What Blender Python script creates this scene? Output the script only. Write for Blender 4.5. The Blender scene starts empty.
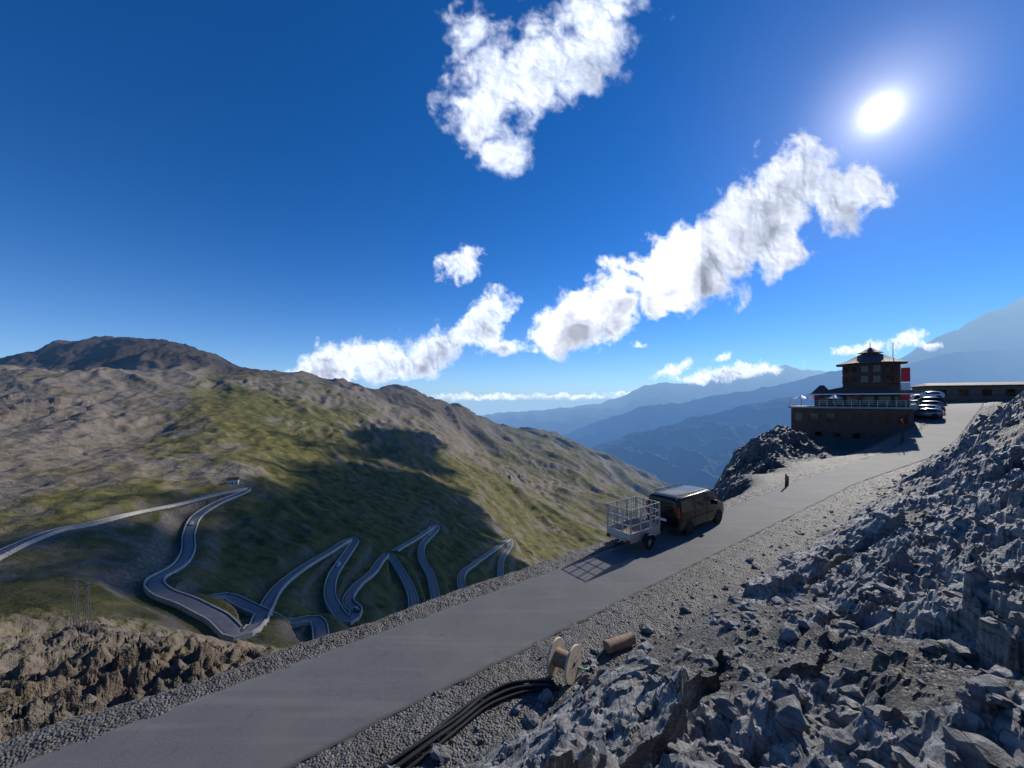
import bpy, bmesh, math, random, time
import numpy as np
from mathutils import Vector, Matrix
rng=np.random.default_rng(7); random.seed(7)
F=370.0; HZ=400.0
sc=bpy.context.scene
COL=sc.collection
SUN=Vector((0.995,1.0,0.778)).normalized()

# ---------------------------------------------------------------- noise
def _h(ix,iy,seed):
    h=(ix.astype(np.int64)*374761393+iy.astype(np.int64)*668265263+seed*974711)&0x7fffffff
    h=((h^(h>>13))*1274126177)&0x7fffffff
    h=((h^(h>>16))*668265263)&0x7fffffff
    return ((h^(h>>15))&0xffffff)/float(0xffffff)
def pn(x,y,seed=0):
    ix=np.floor(x);iy=np.floor(y);fx=x-ix;fy=y-iy
    u=fx*fx*fx*(fx*(fx*6-15)+10);v=fy*fy*fy*(fy*(fy*6-15)+10)
    def g(a,b):
        t=_h(ix+a,iy+b,seed)*6.2831853
        return np.cos(t)*(fx-a)+np.sin(t)*(fy-b)
    a=g(0,0);b=g(1,0);c=g(0,1);d=g(1,1)
    return ((a+(b-a)*u)*(1-v)+(c+(d-c)*u)*v)*1.4
def fbm(x,y,o=5,seed=0,p=0.5):
    s=0;A=1
    for i in range(o):
        s=s+A*pn(x*2**i+i*7.3,y*2**i-i*3.1,seed+i);A*=p
    return s
def facets(x,y,sz,seed):
    X=x/sz;Y=y/sz;ix=np.floor(X);iy=np.floor(Y)
    best=np.full(X.shape,9e9);out=np.zeros(X.shape)
    for a in(-1,0,1):
        for b in(-1,0,1):
            cx=ix+a;cy=iy+b
            dx=X-(cx+_h(cx,cy,seed));dy=Y-(cy+_h(cx,cy,seed+1))
            d=dx*dx+dy*dy
            val=(_h(cx,cy,seed+2)-.5)+(_h(cx,cy,seed+3)-.5)*1.3*dx+(_h(cx,cy,seed+4)-.5)*1.3*dy
            m=d<best
            out=np.where(m,val,out);best=np.where(m,d,best)
    return out
def sstep(a,b,x):
    t=np.clip((x-a)/(b-a),0,1);return t*t*(3-2*t)
class TPS:
    def __init__(s,P,V,reg=1e-4):
        s.P=np.array(P,float);n=len(s.P);V=np.array(V,float)
        d=np.linalg.norm(s.P[:,None]-s.P[None],axis=2)
        K=s.k(d)+reg*np.eye(n);Q=np.c_[np.ones(n),s.P]
        A=np.zeros((n+3,n+3));A[:n,:n]=K;A[:n,n:]=Q;A[n:,:n]=Q.T
        s.w=np.linalg.solve(A,np.r_[V,0,0,0])
    def k(s,d): return d*d*np.log(d+1e-9)
    def __call__(s,x,y):
        x=np.asarray(x,float);y=np.asarray(y,float);sh=x.shape;x=x.ravel();y=y.ravel()
        n=len(s.P);out=s.w[n]+s.w[n+1]*x+s.w[n+2]*y
        for i in range(n):
            d2=(x-s.P[i,0])**2+(y-s.P[i,1])**2+1e-12
            out=out+s.w[i]*0.5*d2*np.log(d2)
        return out.reshape(sh)

# ---------------------------------------------------------------- mesh helpers
def mesh_raw(name,V,Fq,mat,smooth=True,attrs=None):
    me=bpy.data.meshes.new(name);V=np.asarray(V,np.float32);Fq=np.asarray(Fq,np.int32)
    k=Fq.shape[1]
    me.vertices.add(len(V));me.vertices.foreach_set('co',V.ravel())
    me.loops.add(Fq.size);me.loops.foreach_set('vertex_index',Fq.ravel())
    me.polygons.add(len(Fq));me.polygons.foreach_set('loop_start',np.arange(0,Fq.size,k,dtype=np.int32))
    me.polygons.foreach_set('use_smooth',np.full(len(Fq),smooth))
    me.update(calc_edges=True);me.validate()
    for a,v in (attrs or {}).items():
        at=me.attributes.new(a,'FLOAT','POINT');at.data.foreach_set('value',np.asarray(v,np.float32).ravel())
    me.materials.append(mat)
    ob=bpy.data.objects.new(name,me);COL.objects.link(ob);return ob
def grid(name,X,Y,Z,mat,smooth=True,attrs=None,keep=None):
    n,m=X.shape;idx=np.arange(n*m).reshape(n,m)
    Fq=np.stack([idx[:-1,:-1],idx[:-1,1:],idx[1:,1:],idx[1:,:-1]],-1).reshape(-1,4)
    if keep is not None:
        k=keep.ravel();Fq=Fq[k[Fq].any(1)]
        used=np.zeros(n*m,bool);used[Fq.ravel()]=True
        remap=np.cumsum(used)-1
        V=np.stack([X,Y,Z],-1).reshape(-1,3)[used]
        attrs={a:v.ravel()[used] for a,v in (attrs or {}).items()}
        return mesh_raw(name,V,remap[Fq],mat,smooth,attrs)
    return mesh_raw(name,np.stack([X,Y,Z],-1).reshape(-1,3),Fq,mat,smooth,attrs)
def empty(name,loc,rotz=0,scale=1,tilt=0):
    e=bpy.data.objects.new(name,None);e.location=loc;e.rotation_euler=(0,tilt,rotz);e.scale=(scale,)*3
    e.empty_display_size=.2;COL.objects.link(e);return e
def bm_obj(bm,name,mat,parent=None,ang=30,bevel=0):
    me=bpy.data.meshes.new(name);bmesh.ops.recalc_face_normals(bm,faces=bm.faces);bm.to_mesh(me);bm.free()
    me.materials.append(mat)
    for p in me.polygons:p.use_smooth=True
    me.set_sharp_from_angle(angle=math.radians(ang))
    ob=bpy.data.objects.new(name,me);COL.objects.link(ob)
    if parent:ob.parent=parent
    if bevel:
        md=ob.modifiers.new('bevel','BEVEL');md.width=bevel;md.segments=2;md.limit_method='ANGLE'
    return ob
def box(bm,x0,x1,y0,y1,z0,z1):
    vs=[bm.verts.new(p) for p in[(x0,y0,z0),(x1,y0,z0),(x1,y1,z0),(x0,y1,z0),(x0,y0,z1),(x1,y0,z1),(x1,y1,z1),(x0,y1,z1)]]
    for f in[(0,3,2,1),(4,5,6,7),(0,1,5,4),(1,2,6,5),(2,3,7,6),(3,0,4,7)]:bm.faces.new([vs[i] for i in f])
def cyl(bm,p0,p1,r,seg=12,r2=None):
    p0=Vector(p0);p1=Vector(p1);d=(p1-p0);r2=r if r2 is None else r2
    q=d.to_track_quat('Z','Y')
    A=[];B=[]
    for i in range(seg):
        t=2*math.pi*i/seg;o=Vector((math.cos(t),math.sin(t),0))
        A.append(bm.verts.new(p0+q@(o*r)));B.append(bm.verts.new(p1+q@(o*r2)))
    for i in range(seg):
        j=(i+1)%seg;bm.faces.new([A[i],A[j],B[j],B[i]])
    bm.faces.new(A[::-1]);bm.faces.new(B)
def ringloft(bm,rings,caps=True):
    R=[[bm.verts.new(p) for p in r] for r in rings];n=len(R[0])
    for a,b in zip(R[:-1],R[1:]):
        for i in range(n):
            j=(i+1)%n;bm.faces.new([a[i],a[j],b[j],b[i]])
    if caps:
        bm.faces.new(R[0][::-1]);bm.faces.new(R[-1])
def quad(bm,*p):bm.faces.new([bm.verts.new(q) for q in p])

# ---------------------------------------------------------------- materials
class NT:
    def __init__(s,name):
        s.m=bpy.data.materials.new(name);s.m.use_nodes=True;s.t=s.m.node_tree;s.t.nodes.clear()
        s.out=s.n('ShaderNodeOutputMaterial')
    def n(s,ty):return s.t.nodes.new(ty)
    def l(s,a,b):s.t.links.new(a,b)
    def pos(s):return s.n('ShaderNodeNewGeometry').outputs['Position']
    def noise(s,vec,scale,detail=6,rough=.6,dist=0):
        nd=s.n('ShaderNodeTexNoise');nd.inputs['Scale'].default_value=scale;nd.inputs['Detail'].default_value=detail
        nd.inputs['Roughness'].default_value=rough;nd.inputs['Distortion'].default_value=dist
        s.l(vec,nd.inputs['Vector']);return nd.outputs['Fac']
    def ramp(s,fac,stops):
        nd=s.n('ShaderNodeValToRGB');cr=nd.color_ramp
        while len(cr.elements)<len(stops):cr.elements.new(.5)
        for e,(p,c) in zip(cr.elements,stops):e.position=p;e.color=(*c,1) if len(c)==3 else c
        s.l(fac,nd.inputs['Fac']);return nd.outputs['Color']
    def math(s,op,a,b=None,c=None,clamp=False):
        nd=s.n('ShaderNodeMath');nd.operation=op;nd.use_clamp=clamp
        for i,x in enumerate((a,b,c)):
            if x is None:continue
            if isinstance(x,(int,float)):nd.inputs[i].default_value=x
            else:s.l(x,nd.inputs[i])
        return nd.outputs[0]
    def mapr(s,x,a,b,c=0,d=1,smooth=True):
        nd=s.n('ShaderNodeMapRange');nd.interpolation_type='SMOOTHSTEP' if smooth else 'LINEAR'
        s.l(x,nd.inputs['Value'])
        for k,v in(('From Min',a),('From Max',b),('To Min',c),('To Max',d)):
            if isinstance(v,(int,float)):nd.inputs[k].default_value=v
            else:s.l(v,nd.inputs[k])
        return nd.outputs['Result']
    def mix(s,f,a,b,mode='MIX'):
        nd=s.n('ShaderNodeMix');nd.data_type='RGBA';nd.blend_type=mode
        if isinstance(f,(int,float)):nd.inputs[0].default_value=f
        else:s.l(f,nd.inputs[0])
        for i,x in((6,a),(7,b)):
            if isinstance(x,tuple):nd.inputs[i].default_value=(*x,1)
            else:s.l(x,nd.inputs[i])
        return nd.outputs[2]
    def attr(s,name):
        nd=s.n('ShaderNodeAttribute');nd.attribute_name=name;return nd.outputs['Fac']
    def bump(s,h,dist,strength=1):
        nd=s.n('ShaderNodeBump');nd.inputs['Distance'].default_value=dist;nd.inputs['Strength'].default_value=strength
        s.l(h,nd.inputs['Height']);return nd.outputs['Normal']
    def bsdf(s,color,rough=.8,metal=0,normal=None,spec=.5,coat=0):
        nd=s.n('ShaderNodeBsdfPrincipled')
        if isinstance(color,tuple):nd.inputs['Base Color'].default_value=(*color,1)
        else:s.l(color,nd.inputs['Base Color'])
        nd.inputs['Roughness'].default_value=rough;nd.inputs['Metallic'].default_value=metal
        nd.inputs['Specular IOR Level'].default_value=spec;nd.inputs['Coat Weight'].default_value=coat
        if normal:s.l(normal,nd.inputs['Normal'])
        return nd.outputs[0]
    def done(s,sh):s.l(sh,s.out.inputs['Surface']);return s.m
    def haze(s,sh,D0=5000.):  # aerial haze painted into the material as emission, stronger with distance from the origin
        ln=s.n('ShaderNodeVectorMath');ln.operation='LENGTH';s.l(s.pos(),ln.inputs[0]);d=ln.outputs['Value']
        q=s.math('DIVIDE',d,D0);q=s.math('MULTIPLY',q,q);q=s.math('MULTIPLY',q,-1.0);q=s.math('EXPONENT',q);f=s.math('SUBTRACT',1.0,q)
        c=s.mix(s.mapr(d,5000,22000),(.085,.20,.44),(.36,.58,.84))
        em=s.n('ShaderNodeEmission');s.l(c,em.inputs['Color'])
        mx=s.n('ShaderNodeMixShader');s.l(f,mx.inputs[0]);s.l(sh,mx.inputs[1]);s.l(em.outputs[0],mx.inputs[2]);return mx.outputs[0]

def simple(name,col,rough=.6,metal=0,var=.15,scale=6,bump=.003,spec=.5,coat=0):
    t=NT(name);p=t.n('ShaderNodeTexCoord').outputs['Object']
    n=t.noise(p,scale,5,.6)
    c=t.ramp(n,[(.25,tuple(x*(1-var) for x in col)),(.75,tuple(min(1,x*(1+var)) for x in col))])
    nm=t.bump(t.noise(p,scale*4,4),bump) if bump else None
    return t.done(t.bsdf(c,rough,metal,nm,spec,coat))

def m_rock():
    t=NT('schist_rock');p=t.pos()
    mp=t.n('ShaderNodeMapping');t.l(p,mp.inputs[0]);mp.inputs['Rotation'].default_value=(.5,.3,.6);mp.inputs['Scale'].default_value=(1,.35,2.2)
    n1=t.noise(p,.7,6,.65);n2=t.noise(mp.outputs[0],3,8,.72,.6);n3=t.noise(p,14,5,.7)
    c=t.ramp(n2,[(.28,(.13,.128,.128)),(.45,(.26,.258,.255)),(.56,(.39,.385,.375)),(.68,(.58,.57,.54))])
    c=t.mix(t.mapr(n1,.5,.72,0,.7),c,(.26,.22,.175))
    c=t.mix(t.mapr(n3,.35,.7,0,.5),c,(.15,.15,.155))
    vo=t.n('ShaderNodeTexVoronoi');vo.feature='DISTANCE_TO_EDGE';vo.inputs['Scale'].default_value=1.6
    dn=t.n('ShaderNodeTexNoise');dn.inputs['Scale'].default_value=2.5;t.l(mp.outputs[0],dn.inputs['Vector'])
    mv=t.mix(.35,mp.outputs[0],dn.outputs['Color']);t.l(mv,vo.inputs['Vector'])
    cr=t.mapr(vo.outputs['Distance'],0,.035)
    c=t.mix(t.math('MULTIPLY',t.math('SUBTRACT',1.0,cr),.7),c,(.08,.08,.08))
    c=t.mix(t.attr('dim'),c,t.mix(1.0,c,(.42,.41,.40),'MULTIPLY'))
    g=t.attr('gravel')
    gv=t.n('ShaderNodeTexVoronoi');gv.inputs['Scale'].default_value=19;t.l(p,gv.inputs['Vector'])
    gc=t.ramp(gv.outputs['Color'],[(.1,(.055,.052,.048)),(.5,(.105,.098,.088)),(.9,(.19,.18,.16))])
    gc=t.mix(t.mapr(n1,.4,.65,0,.7),gc,(.095,.08,.062))
    gf=t.mapr(t.math('ADD',g,t.math('MULTIPLY',t.math('SUBTRACT',n3,.5),.5)),.35,.65)
    c=t.mix(gf,c,gc)
    h=t.math('ADD',t.math('MULTIPLY',n2,.22),t.math('MULTIPLY',n3,.06));h=t.math('ADD',h,t.math('MULTIPLY',cr,.03))
    hg=t.math('MULTIPLY',gv.outputs['Distance'],-.05)
    hm=t.n('ShaderNodeMix');t.l(gf,hm.inputs[0]);t.l(h,hm.inputs[2]);t.l(hg,hm.inputs[3])
    return t.done(t.bsdf(c,.7,0,t.bump(hm.outputs[0],1.0,.9),.35))
def m_terrain():
    t=NT('alpine_terrain');p=t.pos()
    n1=t.noise(p,.012,6,.68);n2=t.noise(p,.07,7,.7);n3=t.noise(p,.5,5,.7)
    nw=t.math('ADD',t.math('MULTIPLY',n1,.45),t.math('ADD',t.math('MULTIPLY',n2,.35),t.math('MULTIPLY',n3,.2)))
    geo=t.n('ShaderNodeNewGeometry');sx=t.n('ShaderNodeSeparateXYZ');t.l(geo.outputs['Normal'],sx.inputs[0])
    veg=t.attr('veg');dk=t.attr('dark')
    f=t.math('ADD',veg,t.math('MULTIPLY',t.math('SUBTRACT',nw,.5),4.6))
    f=t.math('ADD',f,t.math('MULTIPLY',t.math('SUBTRACT',sx.outputs['Z'],.85),1.2))
    f=t.mapr(f,.28,.68)
    grass=t.ramp(n2,[(.3,(.05,.052,.016)),(.48,(.10,.094,.03)),(.62,(.16,.136,.05)),(.8,(.22,.175,.085))])
    rock=t.ramp(n3,[(.25,(.065,.056,.048)),(.5,(.17,.145,.118)),(.75,(.34,.30,.25))])
    rock=t.mix(t.mapr(n1,.4,.62,0,.8),rock,t.ramp(n2,[(.3,(.10,.078,.058)),(.7,(.30,.24,.175))]))
    c=t.mix(f,rock,grass)
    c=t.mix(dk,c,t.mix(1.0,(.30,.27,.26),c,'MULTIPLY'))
    b=t.math('ADD',t.math('MULTIPLY',n2,3.6),t.math('MULTIPLY',n3,.9))
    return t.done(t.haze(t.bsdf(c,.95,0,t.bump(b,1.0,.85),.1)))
def m_distant():
    t=NT('distant_slopes');p=t.pos();n=t.noise(p,.0015,7,.65)
    c=t.ramp(n,[(.35,(.03,.04,.03)),(.6,(.12,.12,.11)),(.72,(.3,.3,.3))])
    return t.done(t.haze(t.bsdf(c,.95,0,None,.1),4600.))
def m_snow():
    t=NT('glacier_massif');p=t.pos();n=t.noise(p,.0018,7,.7)
    sx=t.n('ShaderNodeSeparateXYZ');t.l(p,sx.inputs[0])
    c=t.mix(t.math('MULTIPLY',t.mapr(n,.5,.56),t.mapr(sx.outputs['Z'],200,1200)),(.09,.09,.09),(.8,.82,.85))
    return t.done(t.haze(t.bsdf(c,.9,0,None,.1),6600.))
def m_asphalt(name='asphalt',k=1.0,crk=.35):
    t=NT(name);p=t.pos()
    n1=t.noise(p,.5,6,.6);n2=t.noise(p,60,3,.7);n3=t.noise(p,4,5,.6)
    c=t.ramp(n2,[(.3,(.075*k,.075*k,.077*k)),(.7,(.145*k,.145*k,.145*k))])
    c=t.mix(t.mapr(n1,.42,.62,0,.6),c,(.14*k,.136*k,.128*k))
    c=t.mix(t.mapr(n3,.52,.75,0,.5),c,(.076*k,.076*k,.078*k))
    st=t.n('ShaderNodeMapping');st.inputs['Rotation'].default_value=(0,0,-.6263);st.inputs['Scale'].default_value=(.12,2.2,1);t.l(p,st.inputs[0])
    n4=t.noise(st.outputs[0],1.0,4,.6)
    c=t.mix(t.mapr(n4,.5,.68,0,.35),c,(.18*k,.175*k,.165*k))
    vo=t.n('ShaderNodeTexVoronoi');vo.feature='DISTANCE_TO_EDGE';vo.inputs['Scale'].default_value=.33
    dn=t.n('ShaderNodeTexNoise');dn.inputs['Scale'].default_value=1.6;dn.inputs['Detail'].default_value=6;t.l(p,dn.inputs['Vector'])
    ad=t.n('ShaderNodeVectorMath');ad.operation='MULTIPLY_ADD';t.l(dn.outputs['Color'],ad.inputs[0]);ad.inputs[1].default_value=(1.2,1.2,1.2);t.l(p,ad.inputs[2])
    t.l(ad.outputs[0],vo.inputs['Vector'])
    cr=t.math('MULTIPLY',t.mapr(vo.outputs['Distance'],0,.009,1,0),t.mapr(n1,.5,.62,0,crk))
    c=t.mix(cr,c,(.03,.03,.03))
    return t.done(t.bsdf(c,.82,0,t.bump(n2,.006,.8),.3))
def m_cloud():
    t=NT('cloud_vapour');d=t.attr('cdens')
    vm=t.n('ShaderNodeVectorMath');vm.operation='SCALE';t.l(t.pos(),vm.inputs[0]);t.l(t.attr('cscale'),vm.inputs['Scale'])
    n=t.noise(vm.outputs[0],.05,7,.66,.5);n2=t.noise(vm.outputs[0],.022,5,.52,.3)
    dd=t.math('ADD',d,t.math('MULTIPLY',t.math('SUBTRACT',n,.5),.85))
    al=t.mapr(dd,-.06,t.attr('csoft'))
    th=t.math('ADD',t.math('MULTIPLY',dd,.6),t.math('MULTIPLY',t.math('SUBTRACT',n2,.5),1.7))
    th=t.math('ADD',th,t.attr('cshade'))
    col=t.ramp(th,[(.12,(.98,.98,.99)),(.42,(.90,.91,.93)),(.70,(.58,.60,.64)),(1.0,(.32,.34,.38))])
    tr=t.n('ShaderNodeBsdfTranslucent');t.l(col,tr.inputs[0])
    df=t.n('ShaderNodeBsdfDiffuse');df.inputs[0].default_value=(.9,.9,.9,1)
    a1=t.n('ShaderNodeMixShader');a1.inputs[0].default_value=.08;t.l(tr.outputs[0],a1.inputs[1]);t.l(df.outputs[0],a1.inputs[2])
    tp=t.n('ShaderNodeBsdfTransparent');mx=t.n('ShaderNodeMixShader');t.l(al,mx.inputs[0]);t.l(tp.outputs[0],mx.inputs[1]);t.l(a1.outputs[0],mx.inputs[2])
    return t.done(mx.outputs[0])

M_rock=m_rock();M_ter=m_terrain();M_dist=m_distant();M_snow=m_snow();M_asph=m_asphalt();M_asph2=m_asphalt('pass_road_asphalt',1.5,0.);M_cloud=m_cloud()
M_wall=simple('pale_stone_wall',(.44,.41,.35),.9,0,.3,.8,.02)
M_black=simple('black_paint',(.006,.006,.007),.28,.0,.1,3,0,.35,.25)
M_glass=simple('tinted_glass',(.006,.007,.008),.08,0,.05,2,0,.45)
M_rub=simple('rubber',(.02,.02,.02),.85,0,.2,20,.002,.3)
M_alloy=simple('alloy',(.4,.4,.42),.4,.9,.1,10,0)
M_galv=simple('galvanised_steel',(.42,.43,.45),.5,.8,.2,14,.001)
M_redl=simple('red_lens',(.35,.01,.01),.2,0,.1,5,0)
M_plate=simple('number_plate',(.75,.75,.72),.5,0,.05,5,0)
M_plast=simple('black_plastic',(.014,.014,.014),.6,0,.1,10,.001,.3)
M_wood=simple('weathered_wood',(.24,.165,.10),.8,0,.4,9,.004)
M_ply=simple('reel_plywood',(.50,.40,.29),.75,0,.25,7,.003)
M_cable=simple('cable_sheath',(.018,.018,.018),.5,0,.2,8,.001,.3)
M_green=simple('green_hose',(.05,.22,.12),.5,0,.1,8,0)

# ---------------------------------------------------------------- world
w=bpy.data.worlds.new("World");sc.world=w;w.use_nodes=True
nt=w.node_tree;nt.nodes.clear()
o=nt.nodes.new('ShaderNodeOutputWorld');bg=nt.nodes.new('ShaderNodeBackground');sky=nt.nodes.new('ShaderNodeTexSky')
sky.sky_type='NISHITA';sky.sun_disc=False;sky.sun_elevation=math.asin(SUN.z);sky.sun_rotation=math.atan2(SUN.x,SUN.y)
sky.altitude=2700;sky.air_density=1.0;sky.dust_density=.15;sky.ozone_density=3.0
bg.inputs['Strength'].default_value=.12
tc=nt.nodes.new('ShaderNodeTexCoord')
def wm(op,a,b=None,c=None):
    n=nt.nodes.new('ShaderNodeMath');n.operation=op
    for i,x in enumerate((a,b,c)):
        if x is None:continue
        if isinstance(x,(int,float)):n.inputs[i].default_value=x
        else:nt.links.new(x,n.inputs[i])
    return n.outputs[0]
hs=nt.nodes.new('ShaderNodeHueSaturation');hs.inputs['Saturation'].default_value=1.3
nt.links.new(sky.outputs[0],hs.inputs['Color'])
tint=nt.nodes.new('ShaderNodeMix');tint.data_type='RGBA';tint.blend_type='MULTIPLY';tint.inputs[0].default_value=1
nt.links.new(hs.outputs[0],tint.inputs[6]);tint.inputs[7].default_value=(.68,.88,1.12,1)
sep=nt.nodes.new('ShaderNodeSeparateXYZ');nt.links.new(tc.outputs['Generated'],sep.inputs[0])
fz=wm('MULTIPLY',wm('EXPONENT',wm('MULTIPLY',wm('ABSOLUTE',sep.outputs['Z']),-11.0)),.88)
hz=nt.nodes.new('ShaderNodeMix');hz.data_type='RGBA';nt.links.new(fz,hz.inputs[0]);nt.links.new(tint.outputs[2],hz.inputs[6]);hz.inputs[7].default_value=(3.1,4.8,6.9,1)
nt.links.new(hz.outputs[2],bg.inputs['Color'])
dp=nt.nodes.new('ShaderNodeVectorMath');dp.operation='DOT_PRODUCT'
nt.links.new(tc.outputs['Generated'],dp.inputs[0]);dp.inputs[1].default_value=SUN
dot=wm('MAXIMUM',dp.outputs['Value'],0.0)
g=wm('MULTIPLY',wm('POWER',dot,22000.),18.0)
g=wm('ADD',g,wm('MULTIPLY',wm('POWER',dot,3000.),1.2))
g=wm('ADD',g,wm('MULTIPLY',wm('POWER',dot,350.),.42))
g=wm('ADD',g,wm('MULTIPLY',wm('POWER',dot,40.),.07))
b2=nt.nodes.new('ShaderNodeBackground');b2.inputs['Color'].default_value=(1,.95,.88,1);nt.links.new(g,b2.inputs['Strength'])
ad=nt.nodes.new('ShaderNodeAddShader');nt.links.new(bg.outputs[0],ad.inputs[0]);nt.links.new(b2.outputs[0],ad.inputs[1]);nt.links.new(ad.outputs[0],o.inputs['Surface'])
sl=bpy.data.lights.new('sun','SUN');sl.energy=5.0;sl.angle=math.radians(.53);sl.color=(1,.95,.87)
so=bpy.data.objects.new('sun',sl);so.rotation_euler=SUN.to_track_quat('Z','Y').to_euler();COL.objects.link(so)
sc.view_settings.view_transform='Standard';sc.view_settings.look='None';sc.view_settings.exposure=0
cd=bpy.data.cameras.new('camera');cam=bpy.data.objects.new('camera',cd);COL.objects.link(cam)
cd.lens=13.008;cd.sensor_width=36;cam.rotation_euler=(math.radians(90),0,0);cd.shift_y=16/1024;cd.clip_end=90000;cd.clip_start=.05
sc.camera=cam

# ---------------------------------------------------------------- paths
def catmull(P,step):
    P=[np.array(p,float) for p in P];P=[2*P[0]-P[1]]+P+[2*P[-1]-P[-2]];out=[]
    for i in range(1,len(P)-2):
        L=np.linalg.norm(P[i+1]-P[i]);n=max(2,int(L/step))
        for k in range(n):
            t=k/n;a,b,c,d=P[i-1],P[i],P[i+1],P[i+2]
            out.append(.5*((2*b)+(-a+c)*t+(2*a-5*b+4*c-d)*t*t+(-a+3*b-3*c+d)*t**3))
    out.append(P[-2]);return np.array(out)
def nearest(x,y,C):
    sh=x.shape;x=x.ravel();y=y.ravel();bi=np.zeros(len(x),int);bd=np.full(len(x),9e9)
    for i in range(len(C)):
        d=(x-C[i,0])**2+(y-C[i,1])**2;m=d<bd;bd[m]=d[m];bi[m]=i
    return bi.reshape(sh),np.sqrt(bd).reshape(sh)

# ================================================================= near hillside
HR=[(4.9+s*.81,15.4+s*.586,-6.9-(.25 if s<-25 else 0)) for s in(-46,-36,-26,-16,-6,4,14,22,28)]
HR+=[(38.2,38.2,-6.6),(46,42.6,-6.15),(54.2,47.6,-5.1),(64.2,54.4,-3.5),(78.4,64,-.9),(93,75,.15),(120,96,.2)]
RC=catmull(HR,.8)
Tn=np.gradient(RC[:,:2],axis=0);Tn/=np.linalg.norm(Tn,axis=1)[:,None];Nn=np.stack([Tn[:,1],-Tn[:,0]],1) # camera side
arc=np.r_[0,np.cumsum(np.linalg.norm(np.diff(RC[:,:2],axis=0),axis=1))]-46
HWID=1.55+.35*sstep(25,60,arc)
Rp=[(0,0,-1.7),(3,0,-1.6),(-3,0,-3.2),(-6,0,-5.4),(0,3,-3.9),(0,5.6,-6.0),(1.4,6,-5.5),
 (7.0,12.5,-6.7),(-1.1,6.6,-6.7),(-7.6,1.9,-6.7),(15.1,18.3,-6.6),(23.2,24.2,-6.6),(31.3,30.1,-6.4),(-16,-4,-6.8),(40.5,34.6,-5.9),
 (3.05,6,-4.9),(7.3,8,-4.4),(9.2,7,-3.8),(18.5,14,-3.7),(17.8,17,-5.4),(24,19.5,-4.6),(30.4,22,-1.9),(38.8,28,.3),(42.2,33,-2.6),(4.2,4,-3.5),
 (10,2,-2),(20,5,-.5),(40,10,3),(60,30,4),(52,39,-3.6),(65,47,-.8),(85,60,.6),(20,-5,1),(0,-6,-.5),(100,70,1.5),(30,26,-5),(12,10.5,-4.6),(-12,-8,-4)]
RT=TPS([(p[0]/10,p[1]/10) for p in Rp],[p[2] for p in Rp],1e-3)
Kp=[(16,29,-7.7),(22,35,-7.3),(30.8,44,-6.0),(39,55,-4.6),(43.5,60,-5.6),(33,42,-6.9),(40,48,-7.3),(45,52,-7.6),(50,54,-7.6),(54,57,-7.2),(49,58,-7.8),(58,56,-6.2),(64.7,59.5,-1.7),(70,63,-1.1),
 (57,66,-4.5),(48,67,-7),(75,72,-.4),(90,82,.1),(26,34,-7.2),(44,44,-6.8),(54,50.5,-6),(61,56,-4.4),(105,92,.1),
 (9,35,-20),(17,45,-22),(25,57,-25),(35,73,-25),(52,92,-26),(75,108,-24),(5,30,-17),(14,31,-12)]
KT=TPS([(p[0]/10,p[1]/10) for p in Kp],[p[2] for p in Kp],1e-3)
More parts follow.
